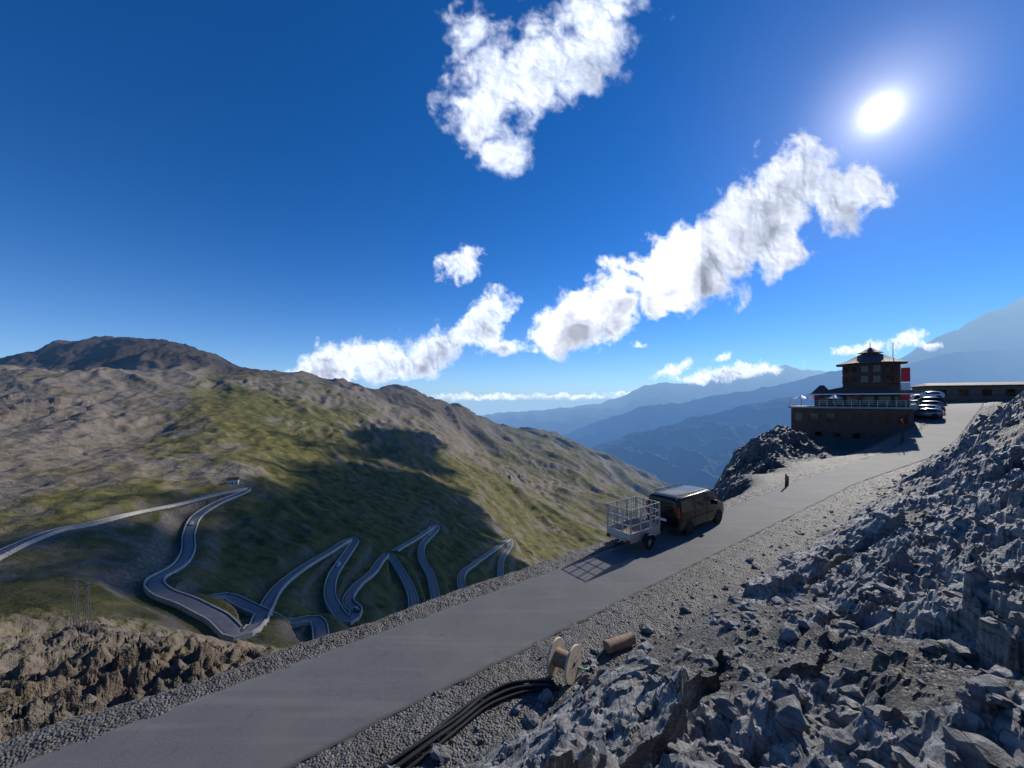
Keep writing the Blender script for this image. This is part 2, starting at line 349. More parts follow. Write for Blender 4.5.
def near_h(x,y):
    i,d=nearest(x,y,RC)
    q=(x-RC[i,0])*Nn[i,0]+(y-RC[i,1])*Nn[i,1];q=np.where(q>=0,np.maximum(q,d*.999),np.minimum(q,-d*.999))
    s=arc[i];zr=RC[i,2];hw=HWID[i]
    dl=np.abs(q)-hw
    sh=zr+.03*pn(x*1.3,y*1.3,3)+.025*pn(x*5,y*5,4)+.012*pn(x*16,y*16,5)
    R=RT(x/10,y/10)
    c,sn=math.cos(.62),math.sin(.62);xr=(x*c+y*sn)*.5;yr=-x*sn+y*c
    wx=xr+.5*pn(x*.5,y*.5,31)+.12*pn(x*2.2,y*2.2,35);wy=yr+.5*pn(x*.5,y*.5,32)+.12*pn(x*2.2,y*2.2,36)
    scree=sstep(-.05,.35,fbm(x*.13,y*.13,4,77)+.05)
    rk=1.0*facets(wx,wy,2.9,11)+(.42*facets(wx+.2*pn(x*2,y*2,33),wy+.2*pn(x*2,y*2,34),1.05,15)+.2*facets(wx,wy*1.2,.42,19))*(1-.6*scree)+.07*facets(wx*1.2,wy,.15,23)
    rk+=.35*(.5-np.abs(pn(xr*.9,yr*.45,61))*2)+.18*(.5-np.abs(pn(xr*2.6,yr*1.1,62))*2)
    rk+=.6*fbm(x*.22,y*.22,4,41)+.06*fbm(x*4,y*4,3,45)
    Rz=R+rk*(1-.55*scree)*(.35+.65*sstep(2.2,6,np.abs(q)-hw))
    edge=1.75+.45*pn(x*.4,y*.4,8)+.2*pn(x*1.4,y*1.4,88)
    f=sstep(edge,edge+.9,dl)
    zc=sh+.1*sstep(.1,.8,dl)
    zcam=zc*(1-f)+Rz*f
    zcam=np.where(f>0,np.maximum(zcam,zc-.15),zcam)
    ev=.62+.2*pn(x*.35,y*.35,9)
    cliff=zr-1.35*np.maximum(dl-ev,0)+.7*rk*sstep(.5,3,dl-ev)
    hd_=np.sqrt((x-59)**2+(y-61)**2)
    kam=(.3+1.3*sstep(3.0,8,dl)*sstep(52,40,x))*sstep(10,17,hd_)+.02
    K=KT(x/10,y/10)+rk*kam*sstep(1,5,dl)
    kb=sstep(15,25,s)
    val=cliff*(1-kb)+K*kb
    fv=sstep(ev-.2,ev+1.2+4*kb,dl)
    zval=(sh+.06*sstep(.1,.5,dl))*(1-fv)+val*fv
    z=np.where(q>=0,zcam,zval)
    z=z-.10*sstep(-.02,-.3,dl)
    gr=np.where(q>=0,np.maximum(1-f,.62*scree*sstep(.2,1,dl)),np.maximum(1-fv,kb*sstep(.9,.35,kam)*.8))
    return z,gr,q
NU,NY=1000,760
aa=np.linspace(-2.3,2.3,NU);yy=np.exp(np.linspace(math.log(2.6),math.log(125),NY))
A,YY=np.meshgrid(aa,yy);X=A*YY;Yw=YY-3.2
Z,GR,Q=near_h(X,Yw)
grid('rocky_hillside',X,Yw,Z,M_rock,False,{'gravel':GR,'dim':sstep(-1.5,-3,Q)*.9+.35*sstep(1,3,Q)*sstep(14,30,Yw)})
def ribbon(name,C,N,hw,dz,mat,nx=5,skirt=.15):
    offs=np.r_[-1.0,np.linspace(-1,1,nx),1.0]
    X=C[:,None,0]+N[:,None,0]*offs*hw[:,None];Y=C[:,None,1]+N[:,None,1]*offs*hw[:,None]
    Z=np.repeat(C[:,2:3]+dz,len(offs),1);Z[:,0]-=skirt;Z[:,-1]-=skirt
    return grid(name,X,Y,Z,mat,True)
RCf=catmull(HR,.16);Tf=np.gradient(RCf[:,:2],axis=0);Tf/=np.linalg.norm(Tf,axis=1)[:,None];Nf=np.stack([Tf[:,1],-Tf[:,0]],1)
arcf=np.r_[0,np.cumsum(np.linalg.norm(np.diff(RCf[:,:2],axis=0),axis=1))]-46
hL=(1.55+.35*sstep(25,60,arcf))*(1+.03*pn(arcf*.5,arcf*0,5)+.018*pn(arcf*2.3,arcf*0+3.3,6)+.01*pn(arcf*6,arcf*0+7.7,7))
hR=(1.55+.35*sstep(25,60,arcf))*(1+.03*pn(arcf*.5,arcf*0+9.1,15)+.018*pn(arcf*2.3,arcf*0+1.3,16)+.01*pn(arcf*6,arcf*0+2.7,17))
offs=np.array([-1,-1,-.9,-.6,-.3,0,.3,.6,.9,1,1.])
wd=np.where(offs[None]<0,hL[:,None],hR[:,None])*offs[None]
Xr=RCf[:,None,0]+Nf[:,None,0]*wd;Yr=RCf[:,None,1]+Nf[:,None,1]*wd;Zr=np.repeat(RCf[:,2:3]+.012,len(offs),1);Zr[:,0]-=.15;Zr[:,-1]-=.15
Zr+=.012*pn(Xr*.6,Yr*.6,21)
grid('asphalt_road',Xr,Yr,Zr,M_asph,True)

def stones(name,P,S,mat,sub,seed,gv=0.):
    r=np.random.default_rng(seed)
    bm=bmesh.new();bmesh.ops.create_icosphere(bm,subdivisions=sub,radius=1)
    bv=np.array([v.co[:] for v in bm.verts]);bf=np.array([[v.index for v in f.verts] for f in bm.faces]);bm.free()
    n=len(P);nv=len(bv)
    base=[]
    for k in range(12):
        b=bv*(1+.28*(r.random((nv,1))-.5)*2)
        b=b*np.array([1,r.uniform(.6,.95),r.uniform(.4,.75)]);base.append(b)
    base=np.array(base);kk=r.integers(0,12,n);V=base[kk]*S[:,None,None]
    th=r.uniform(0,6.28,n);c=np.cos(th)[:,None];s=np.sin(th)[:,None]
    ti=r.uniform(-.5,.5,n)[:,None]
    x=V[...,0]*c-V[...,1]*s;y=V[...,0]*s+V[...,1]*c;z=V[...,2]+x*ti
    V=np.stack([x,y,z],-1)+P[:,None,:]
    Fq=(bf[None]+np.arange(n)[:,None,None]*nv).reshape(-1,3)
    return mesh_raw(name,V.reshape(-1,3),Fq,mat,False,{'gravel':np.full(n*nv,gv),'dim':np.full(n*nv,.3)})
def along(n,s0,s1,q0,q1,pw=1,seed=1):
    r=np.random.default_rng(seed);s=s0+(s1-s0)*r.random(n)**1.3;q=q0+(q1-q0)*r.random(n)**pw
    i=np.clip(np.searchsorted(arc,s),0,len(arc)-1);return RC[i,0]+Nn[i,0]*q+Tn[i,0]*r.uniform(-.4,.4,n),RC[i,1]+Nn[i,1]*q+Tn[i,1]*r.uniform(-.4,.4,n)
r=np.random.default_rng(3)
x1,y1=along(7000,-20,45,1.55,4.4,1,1);x2,y2=along(2500,-24,30,-2.4,-1.5,1,2)
x=np.r_[x1,x2];y=np.r_[y1,y2];z,_,_=near_h(x,y);S=.008+.035*r.random(len(x))**4
stones('gravel',np.c_[x,y,z+S*.2],S,M_rock,1,4,.8)
n=2600;a=r.uniform(-.3,1.9,n);yv=np.exp(r.uniform(math.log(4.2),math.log(40),n));x=a*yv;y=yv-1.0
z,g_,q=near_h(x,y);m=(q>2.7);x,y,z=x[m],y[m],z[m];S=.03+.2*r.random(len(x))**5+.003*y
stones('loose_rocks',np.c_[x,y,z+S*.15],S,M_rock,2,9)

# ================================================================= mountain terrain
CP=[]
def cp(u,L):
    for v,Y in L:CP.append((u,v,Y))
cp(-260,[(900,22),(720,45),(640,75),(590,120),(540,180),(460,350),(400,650),(375,950),(420,2200),(440,6000)])
cp(0,[(900,20),(760,30),(700,44),(640,65),(600,90),(570,115),(550,132),(500,215),(440,400),(400,600),(368,850),(372,1100),(362,1400),(420,2600),(440,7000)])
cp(60,[(371,880),(378,1050),(348,1400)])
cp(110,[(900,22),(745,34),(690,50),(635,72),(600,98),(575,122),(520,175),(500,212),(450,400),(400,680),(373,900),(380,1080),(341,1450),(400,2600),(440,7000)])
cp(170,[(377,980),(345,1500)])
cp(240,[(900,25),(725,38),(665,58),(640,90),(620,112),(600,138),(560,182),(520,226),(490,265),(450,430),(420,650),(385,1050),(371,1500),(410,2700),(440,7000)])
cp(290,[(379,1600)])
cp(340,[(900,30),(700,60),(660,100),(640,128),(600,168),(545,238),(500,360),(450,600),(410,1000),(382,1650),(420,2800),(440,7500)])
cp(365,[(392,1800)])
cp(400,[(800,60),(640,140),(620,165),(575,225),(540,290),(500,450),(450,780),(410,1300),(383,2000),(430,3400)])
cp(440,[(404,2200)])
cp(480,[(700,100),(600,220),(585,250),(555,330),(520,480),(480,800),(440,1500),(418,2400),(450,4000)])
cp(560,[(620,250),(570,420),(530,650),(500,950),(470,1500),(440,2700),(470,4200)])
cp(620,[(600,350),(545,650),(510,1050),(480,1900),(464,2950),(480,5000)])
cp(670,[(600,400),(540,800),(510,1600),(497,3300),(500,5500)])
cp(760,[(620,400),(560,900),(525,1800),(510,4000)])
cp(950,[(650,400),(580,900),(520,2500),(500,6000)])
cp(1250,[(650,400),(560,1200),(500,6000)])
CP=np.array(CP,float);ka=.6
BT=TPS(np.c_[(CP[:,0]-512)/F,np.log(CP[:,2])*ka],(HZ-CP[:,1])/F,2e-3)
def base_b(a,Y):return BT(a,np.log(Y)*ka)
def hit(u,v):
    a=(u-512)/F;b=(HZ-v)/F;Ys=np.exp(np.linspace(math.log(50),math.log(1500),800));B=base_b(np.full(800,a),Ys)
    i=int(np.argmax(B>=b));return (a*Ys[i],Ys[i])
PATHS=[
 [(-60,585),(0,556),(30,542),(60,531),(100,523),(150,511),(200,500),(236,491),(246,489.5),(243,494),(217,505),(197,518),(189,535),(188,552),(178,568),(156,580),(160,592),(190,606),(215,619),(237,631),(256,629),(262,617),(276,592),(300,571),(330,553),(349,541),(355,543),(345,558),(333,577),(330,597),(339,614),(350,621),(356,614),(348,601),(358,586),(372,574),(382,560),(389,557),(402,575),(412,595),(414,618)],
 [(192,598),(225,601),(255,612),(285,622),(316,628),(322,640)],
 [(395,552),(415,540),(434,527),(436,531),(423,545),(422,560),(431,578),(437,606)],
 [(464,596),(462,576),(478,562),(507,541),(511,545),(502,560),(500,582)]]
ROADS=[]
for k,P in enumerate(PATHS):
    xy=[hit(u,v) for u,v in P]
    C=catmull(xy,2.5);zz=base_b(C[:,0]/C[:,1],C[:,1])*C[:,1]
    ker=np.ones(9)/9;zp=np.r_[[zz[0]]*4,zz,[zz[-1]]*4];zz=np.convolve(zp,ker,'valid')
    ROADS.append(np.c_[C,zz+.5+k*.02])
NU,NY=1000,860
aa=np.linspace(-2.4,2.4,NU);aa=np.sign(aa)*np.abs(aa/2.4)**1.15*2.4
yy=np.exp(np.linspace(math.log(18),math.log(7500),NY))
A,YY=np.meshgrid(aa,yy);X=A*YY
Z=base_b(A,YY)*YY
tr_=.85*X+.53*YY;ds_=.53*X-.85*YY
tr_=tr_+60*fbm(X/500,YY/500,3,90)
nz=0
for i,lam in enumerate([620,290,140,66,31,14,6]):
    if i<5:n_=.45-np.abs(pn(tr_/lam+i*3.3,ds_/(lam*2.4)+i,100+i))*1.6
    else:n_=pn(X/lam,YY/lam,100+i)
    am=np.minimum(.15*lam,.0150*YY*(.87**i))*(1.3 if i<3 else (.8 if i<5 else 1))
    am=am*sstep(.6,1.6,YY/lam/.9)
    nz=nz+am*n_
cr_=sstep(.12,.5,fbm(X/230,YY/230,4,140));nz=nz+cr_*np.minimum(.007*YY,7)*facets(tr_,ds_*.7,18.,150)*sstep(250,500,YY)
sp=np.exp(-((A+.95)/.55)**2)*sstep(95,55,YY)*sstep(20,32,YY)
c2,s2=math.cos(.5),math.sin(.5);xs=X*c2+YY*s2;ys=-X*s2+YY*c2
nz=nz+sp*(4.6*(.45-np.abs(pn(xs/13,ys/9,201))*1.5)+2.4*(.45-np.abs(pn(xs/5,ys/4,202))*1.5)+.9*fbm(xs/2.2,ys/2,4,203)+1.2*facets(xs,ys,2.2,209)+.5*facets(xs,ys,.8,215))
Z=Z+nz
m=(YY<700)&(YY>60)&(X<50)
xs_=X[m];ys_=YY[m];zs=Z[m]
AC=np.concatenate(ROADS);bi,bd=nearest(xs_,ys_,AC)
wgt=1-sstep(4.0,13,bd)
zs=zs*(1-wgt)+(AC[bi,2]-.5)*wgt;Z[m]=zs
RD=np.zeros_like(Z);RD[m]=wgt
sites=[(60,400,.08),(130,600,.10),(200,430,.36),(260,700,.82),(300,600,.85),(320,900,.5),(60,750,.15),(100,130,.55),(0,105,.65),(60,55,.18),(240,55,.1),(300,150,.6),(380,250,.8),(480,700,.65),(560,1200,.5),(400,1700,.0),(110,1400,0),(640,2500,.45),(60,180,.3),(240,1500,.05),(-150,400,.1),(200,160,.62),(140,45,.15),(440,1500,.3)]
num=0;den=0;LY=np.log(YY)
for u,y,vv in sites:
    wq=np.exp(-(((A-(u-512)/F)/.16)**2+((LY-math.log(y))/.38)**2))+1e-9;num=num+wq*vv;den=den+wq
VEG=num/den;VEG=VEG-.2*RD-.25*cr_*sstep(250,500,YY)
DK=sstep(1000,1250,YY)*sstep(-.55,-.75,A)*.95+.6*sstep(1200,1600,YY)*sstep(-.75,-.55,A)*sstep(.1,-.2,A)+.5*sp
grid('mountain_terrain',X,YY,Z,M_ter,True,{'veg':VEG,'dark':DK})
for k,C in enumerate(ROADS):
    T=np.gradient(C[:,:2],axis=0);T/=np.linalg.norm(T,axis=1)[:,None];N=np.stack([T[:,1],-T[:,0]],1)
    ribbon('mountain_road',C,N,np.full(len(C),2.1),.12,M_asph2,5,.3)
    bm=bmesh.new()
    for sgn,top in((1,.8),(-1,.3)):
        prev=None
        for i in range(len(C)):
            pi=C[i,:2]+N[i]*sgn*2.15;po=C[i,:2]+N[i]*sgn*2.5
            z=C[i,2]
            ring=[bm.verts.new((pi[0],pi[1],z)),bm.verts.new((pi[0],pi[1],z+.12+top)),bm.verts.new((po[0],po[1],z+.12+top)),bm.verts.new((po[0]+N[i,0]*sgn*.4,po[1]+N[i,1]*sgn*.4,z-2.2))]
            if prev:
                for a_,b_ in((0,1),(1,2),(2,3)):bm.faces.new([prev[a_],prev[b_],ring[b_],ring[a_]])
            prev=ring
    bm_obj(bm,'retaining_wall',M_wall)

# ================================================================= distant ranges
def ridge(name,crest,D,vb,mat,seed,amp=.03,near=.55):
    us=np.array([c[0] for c in crest],float);vs=np.array([c[1] for c in crest],float)
    nu,nt_=460,110;u=np.linspace(us[0],us[-1],nu);v=np.interp(u,us,vs)
    v=v+2.2*fbm(u/38,u*0+seed,5,seed,.6)
    a=(u-512)/F;b=(HZ-v)/F
    t=np.r_[np.linspace(0,1,nt_),np.linspace(1.02,1.5,20)]
    A,Tt=np.meshgrid(a,t);B,_=np.meshgrid(b,t)
    Y=D*(near+(1-near)*Tt);X=A*Y
    zc=B*D;zb=(HZ-vb)/F*D*near
    tt=np.clip(Tt,0,1);prof=tt**1.15
    Z=zb+(zc-zb)*prof-np.maximum(Tt-1,0)*D*.25
    L=D*.09
    rn=0
    for i in range(6):
        l=L/1.9**i;rn=rn+(1-2*np.abs(pn(X/l,Y/l*.55+X/l*.3,seed+i)))*.55**i
    Z=Z+D*amp*(rn-.5)*(.15+.85*np.sin(np.pi*np.clip(tt,0,1))**.7)
    return grid(name,X,Y,Z,mat,True)
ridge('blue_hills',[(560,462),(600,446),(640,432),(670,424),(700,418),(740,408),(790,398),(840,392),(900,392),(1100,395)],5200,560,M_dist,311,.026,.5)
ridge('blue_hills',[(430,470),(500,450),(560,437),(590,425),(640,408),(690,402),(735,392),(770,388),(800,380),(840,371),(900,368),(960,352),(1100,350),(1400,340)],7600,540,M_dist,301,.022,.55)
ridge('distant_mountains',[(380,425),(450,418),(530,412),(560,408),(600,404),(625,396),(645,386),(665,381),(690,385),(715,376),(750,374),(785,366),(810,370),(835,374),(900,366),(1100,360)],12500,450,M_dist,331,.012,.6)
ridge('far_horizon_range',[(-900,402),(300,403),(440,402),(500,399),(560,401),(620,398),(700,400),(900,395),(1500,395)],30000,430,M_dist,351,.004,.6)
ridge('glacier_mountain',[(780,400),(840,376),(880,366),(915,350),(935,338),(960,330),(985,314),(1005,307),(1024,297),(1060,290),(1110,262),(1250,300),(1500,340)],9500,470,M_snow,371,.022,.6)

# ================================================================= clouds
def cloud(name,D,blobs,seed,res=1.3,nscale=60,na=.55,base=0.,soft=.5):
    us=[b[0] for b in blobs];vs=[b[1] for b in blobs];rm=max(max(b[2],b[3]) for b in blobs)
    u=np.arange(min(us)-rm*1.3,max(us)+rm*1.3,res);v=np.arange(min(vs)-rm*1.3,max(vs)+rm*1.3,res)
    U,V=np.meshgrid(u,v)
    w_=nscale/60
    Uw=U+(12*fbm(U/45/w_,V/45/w_,4,seed+50))*w_;Vw=V+(12*fbm(U/45/w_,V/45/w_,4,seed+60))*w_
    d=np.full(U.shape,-9.);num=0;den=1e-6
    for bu,bv,ru,rv,an in blobs:
        c=math.cos(math.radians(an));s=math.sin(math.radians(an));x=(Uw-bu)*c-(Vw-bv)*s;y=(Uw-bu)*s+(Vw-bv)*c
        dd=1-np.sqrt((x/ru)**2+(y/rv)**2)
        ww=np.exp(4*np.clip(dd,-2,1));num=num+ww*(y/rv);den=den+ww;d=np.maximum(d,dd)
    top=num/den
    n1=fbm(U/nscale,V/nscale,6,seed,.6)
    bil=sum(np.abs(fbm(Uw/(nscale*.45)*2**i,Vw/(nscale*.45)*2**i,1,seed+9+i))*.5**i for i in range(4))
    d=np.minimum(d*1.15,.8)+na*n1+.35*(bil-.35)
    Dd=(D if np.isscalar(D) else np.interp(U,D[0],D[1]));k=Dd/F
    X=(U-512)*k;Z=(HZ-V)*k
    Y=Dd-k*1.2*w_*fbm(Uw/(22*w_),Vw/(22*w_),4,seed+20)*np.clip(d*3,0,1)
    shade=.40*np.clip(top,-1,1)-.02+base  # underside shading painted into the cloud colour, greyer towards each blob's bottom
    return grid(name,X,Y,Z,M_cloud,True,{'cdens':d,'cscale':1/k*np.ones_like(d),'cshade':shade,'csoft':np.full(d.shape,soft)},keep=d>-.5)
cloud('cloud',([500,600,700,800,900],[1450,1250,1100,1150,1250]),[(600,312,74,30,22),(655,283,84,36,20),(715,253,84,44,25),(765,220,72,48,35),(800,182,52,44,45),(835,196,52,34,10),(790,256,46,20,30),(575,336,38,14,10),(802,148,26,18,40)],500,1.2,60,.38,.06,.5)
cloud('cloud',2600,[(600,22,64,50,50),(545,60,66,48,40),(500,80,54,50,60),(482,115,42,44,80),(505,155,24,28,80),(475,30,34,30,0),(620,-15,50,40,30),(530,90,50,40,40),(575,50,60,40,40)],524,1.2,52,.5,-.22,1.0)
cloud('cloud',2600,[(459,264,25,19,20)],540,.7,24,.4,-.15,.8)
cloud('cloud',6500,[(340,366,48,23,5),(385,363,50,25,5),(430,350,48,24,20),(475,330,38,24,25),(494,308,22,18,20),(500,345,22,9,0),(320,376,35,14,0)],560,.9,34,.4,-.06,.65)
cloud('cloud',6000,[(740,371,52,9,4),(700,378,32,7,0),(672,370,24,8,20),(722,357,14,5,20),(765,368,25,6,0),(640,345,9,4,0)],580,.6,16,.35,-.2,.9)
cloud('cloud',5600,[(905,340,28,10,15),(868,348,24,8,10),(845,350,16,6,0),(930,345,14,5,0)],600,.6,15,.35,-.2,.9)
cloud('cloud',14000,[(490,397,80,3.5,0),(570,396,60,3,0),(640,393,40,2.5,0)],620,.6,14,.3,-.2,1.2)

# ================================================================= vehicles
def body_loft(bm,st,belt):
    rings=[]
    for x,zb,zt,hw,hwt in st:
        bl=min(belt,zt-.1)
        L=[(hw*.86,zb),(hw*.97,zb+.07),(hw,zb+(bl-zb)*.45),(hw*.985,bl),(hwt,max(bl+.03,zt-.13)),(hwt-.05,zt-.05),(hwt-.16,zt-.008),(hwt*.4,zt+.012)]
        ring=[(x,y,z) for y,z in L]+[(x,-y,z) for y,z in L[::-1]]
        rings.append(ring)
    ringloft(bm,rings)
def wheel(parent,x,y,r,wd,side):
    bm=bmesh.new();y0=y-wd/2;y1=y+wd/2
    prof=[(r*.62,y0),(r*.93,y0),(r,y0+.03),(r,y1-.03),(r*.93,y1),(r*.62,y1)]
    rings=[]
    for i in range(28):
        t=2*math.pi*i/28;rings.append([(x+math.cos(t)*a,b,r+math.sin(t)*a) for a,b in prof])
    rings.append(rings[0]);ringloft(bm,rings,False);bmesh.ops.remove_doubles(bm,verts=bm.verts,dist=1e-4)
    bm_obj(bm,'tyre',M_rub,parent)
    bm=bmesh.new();yo=y+side*(wd/2-.03)
    cyl(bm,(x,y,r),(x,yo-side*.03,r),r*.62,20)
    cyl(bm,(x,yo-side*.03,r),(x,yo+side*.005,r),r*.16,12)
    for k in range(5):
        t=2*math.pi*k/5+.3;cyl(bm,(x+math.cos(t)*r*.12,yo-side*.01,r+math.sin(t)*r*.12),(x+math.cos(t)*r*.6,yo-side*.01,r+math.sin(t)*r*.6),r*.075,6)
    bm_obj(bm,'rim',M_alloy,parent)
def vehicle(name,loc,rot,paint,kind='van',scale=1,tilt=0):
    e=empty(name,loc,rot,scale,tilt)
    if kind=='van':
        st=[(-2.5,.42,1.72,.86,.70),(-2.47,.34,1.84,.91,.76),(-2.40,.28,1.90,.94,.80),(-2.1,.25,1.945,.955,.83),(-1,.25,1.965,.96,.84),(.4,.25,1.955,.96,.83),(.95,.25,1.91,.96,.81),(1.3,.25,1.73,.955,.78),(1.62,.25,1.42,.95,.80),(1.85,.26,1.2,.94,.84),(2.2,.28,1.08,.91,.80),(2.42,.33,.95,.84,.72),(2.5,.4,.8,.72,.62)]
        belt=1.12;L=2.5;top=1.83;hwt=.835;hw=.945;wx=(-1.55,1.55);wr=.34
        sw=[(-2.25,-1.05),(-.98,.2),(.3,1.0)]
    else:
        st=[(-2.1,.42,.95,.74,.6),(-2.05,.3,1.12,.82,.6),(-1.8,.24,1.3,.86,.6),(-1.4,.22,1.43,.88,.62),(-.4,.22,1.47,.89,.63),(.25,.22,1.4,.89,.62),(.7,.22,1.18,.88,.66),(1.0,.22,.98,.87,.7),(1.6,.24,.9,.84,.66),(1.95,.3,.78,.78,.6),(2.1,.4,.65,.66,.52)]
        belt=.92;L=2.1;top=1.34;hwt=.62;hw=.87;wx=(-1.3,1.3);wr=.31
        sw=[(-1.45,-.55),(-.48,.3)]
    bm=bmesh.new();body_loft(bm,st,belt);bm_obj(bm,'body',paint,e,35)
    bm=bmesh.new()
    z0=belt+.04;z1=top-.06
    def yat(z):return hw*.99+(hwt-hw*.985)*(z-belt)/(top-belt)+.012
    for s in(1,-1):
        for a,b in sw:
            quad(bm,(a,s*yat(z0),z0),(b+(0 if b<.9 else .45),s*yat(z0),z0),(b,s*yat(z1),z1),(a,s*yat(z1),z1))
    if kind=='van':
        quad(bm,(-2.512,-.68,1.16),(-2.512,.68,1.16),(-2.50,.62,1.68),(-2.50,-.62,1.68))
        quad(bm,(1.83,-.74,1.235),(1.83,.74,1.235),(1.02,.68,1.905),(1.02,-.68,1.905))
    else:
        quad(bm,(-2.06,-.6,1.06),(-2.06,.6,1.06),(-1.74,.5,1.34),(-1.74,-.5,1.34))
        quad(bm,(.98,-.66,1.0),(.98,.66,1.0),(.3,.56,1.41),(.3,-.56,1.41))
    bm_obj(bm,'windows',M_glass,e)
    bm=bmesh.new()
    for s in(1,-1):
        for x in wx:
            cyl(bm,(x,s*(hw-.2),wr+.02),(x,s*(hw+.022),wr+.02),wr*1.17,24)
    if kind=='van':
        for s in(1,-1):
            box(bm,-1.0,-.97,s*.962-.004,s*.962+.004,.4,1.8);box(bm,.22,.25,s*.962-.004,s*.962+.004,.4,1.8)
            box(bm,-2.2,1.0,s*.962-.008,s*.962+.008,.78,.82)
            box(bm,-2.1,.8,s*.72-.02,s*.72+.02,1.97,2.02)
            box(bm,1.0,1.12,s*1.0-.1,s*1.0+.1,1.14,1.36)
        box(bm,-2.58,-2.42,-.88,.88,.34,.56)
        box(bm,-2.512,-2.49,-.006,.006,.56,1.7)
    else:
        box(bm,-2.16,-2.0,-.74,.74,.3,.45)
    bm_obj(bm,'trim',M_plast,e,30,.01)
    bm=bmesh.new()
    for s in(1,-1):
        if kind=='van':box(bm,-2.51,-2.40,s*.86-.06,s*.86+.06,.95,1.5)
        else:box(bm,-2.11,-2.0,s*.66-.1,s*.66+.1,.72,.9)
    bm_obj(bm,'tail_lights',M_redl,e,30,.01)
    bm=bmesh.new();box(bm,-L-.025,-L-.005,-.26,.26,.66 if kind=='van' else .5,.78 if kind=='van' else .61);bm_obj(bm,'number_plate',M_plate,e)
    for x in wx:
        for s in(1,-1):wheel(e,x,s*(hw-.09),wr,.23,s)
    return e
hd=math.atan2(.586,.81)
vc=Vector((9.75,20.55,-6.86))
vehicle('van',vc,hd,M_black,'van')

tcn=vc-Vector((.81,.586,0))*4.85
e=empty('cage_trailer',(tcn.x,tcn.y,-6.86),hd)
bm=bmesh.new()
L_,W_=1.12,.66
for x in(-L_,-L_/3,L_/3,L_):box(bm,x-.03,x+.03,-W_,W_,.46,.54)
for s in(1,-1):box(bm,-L_,L_,s*W_-.03,s*W_+.03,.44,.56);box(bm,-L_,L_,s*W_-.02,s*W_+.02,.562,.86)
box(bm,-L_-.02,-L_+.02,-W_,W_,.562,.86);box(bm,L_-.02,L_+.02,-W_,W_,.562,.86)
cyl(bm,(L_,.5,.5),(L_+.95,0,.5),.035,8);cyl(bm,(L_,-.5,.5),(L_+.95,0,.5),.035,8);cyl(bm,(L_+.9,0,.5),(L_+1.25,0,.5),.04,8);cyl(bm,(L_+.7,0,.1),(L_+.7,0,.85),.03,8)
cyl(bm,(0,-W_-.1,.33),(0,W_+.1,.33),.035,8)
bm_obj(bm,'frame',M_galv,e,30)
bm=bmesh.new();box(bm,-L_+.03,L_-.03,-W_+.03,W_-.03,.545,.575);bm_obj(bm,'bed',M_wood,e)
bm=bmesh.new();H=1.95
for s in(1,-1):
    for x in(-L_,-L_/3,L_/3,L_):box(bm,x-.02,x+.02,s*W_-.018,s*W_+.018,.865,H)
    for z in(1.2,1.55,H-.02):box(bm,-L_,L_,s*W_-.013,s*W_+.013,z-.013,z+.013)
    for k in range(15):
        x=-L_+.08+k*(2*L_-.16)/14;cyl(bm,(x,s*W_,.86),(x,s*W_,H),.011,5)
for x in(-L_,L_):
    for y in(-W_/3,W_/3):box(bm,x-.018,x+.018,y-.02,y+.02,.865,H)
    for z in(1.2,1.55,H-.02):box(bm,x-.013,x+.013,-W_,W_,z-.012,z+.012)
    for k in range(9):
        y=-W_+.08+k*(2*W_-.16)/8;cyl(bm,(x,y,.86),(x,y,H),.011,5)
bm_obj(bm,'cage',M_galv,e)
bm=bmesh.new()
for s in(1,-1):
    for k in range(8):
        t0=math.pi*k/8;t1=math.pi*(k+1)/8;y0=s*(W_+.04);y1=s*(W_+.27);rr=.36
        quad(bm,(math.cos(t0)*rr,y0,.33+math.sin(t0)*rr),(math.cos(t1)*rr,y0,.33+math.sin(t1)*rr),(math.cos(t1)*rr,y1,.33+math.sin(t1)*rr),(math.cos(t0)*rr,y1,.33+math.sin(t0)*rr))
bm_obj(bm,'mudguards',M_plast,e)
bm=bmesh.new();box(bm,-L_-.06,-L_-.03,-W_,-W_+.2,.42,.54);box(bm,-L_-.06,-L_-.03,W_-.2,W_,.42,.54);bm_obj(bm,'tail_lights',M_redl,e)
for s in(1,-1):wheel(e,0,s*(W_+.16),.3,.18,s)

# ================================================================= cable reel etc
def gz(x,y):
    z,_,_=near_h(np.array([float(x)]),np.array([float(y)]));return float(z[0])
rx,ry=1.28,9.05;rz=gz(rx,ry)+.42
e=empty('cable_reel',(rx,ry,rz),0);ax=Vector((.80,-.58,.0)).normalized()
bm=bmesh.new()
for s in(-1,1):cyl(bm,ax*(s*.24-.025),ax*(s*.24+.025),.42,36)
bm_obj(bm,'flanges',M_ply,e,30,.006)
bm=bmesh.new();cyl(bm,-ax*.215,ax*.215,.2,24)
bm_obj(bm,'drum',M_wood,e)
bm=bmesh.new()
for s in(-1,1):
    cyl(bm,ax*(s*.266),ax*(s*.272),.06,16)
    up=Vector((0,0,1));sd=ax.cross(up)
    for k in range(6):
        t=k*math.pi/3;p=sd*math.cos(t)*.16+up*math.sin(t)*.16;cyl(bm,p+ax*s*.266,p+ax*s*.275,.014,8)
bm_obj(bm,'hub_bolts',M_plast,e)
e=empty('wooden_log',(2.95,10.15,gz(2.95,10.15)+.15),.45)
bm=bmesh.new()
rings=[]
for k in range(9):
    x=-.45+.9*k/8;rings.append([(x,(.17-.02*k/8)*math.cos(t)*(1+.1*math.sin(3*t+k*.4)),(.17-.02*k/8)*math.sin(t)*(1+.08*math.cos(2*t+k))) for t in[2*math.pi*i/18 for i in range(18)]])
ringloft(bm,rings);bm_obj(bm,'trunk',M_wood,e,50)
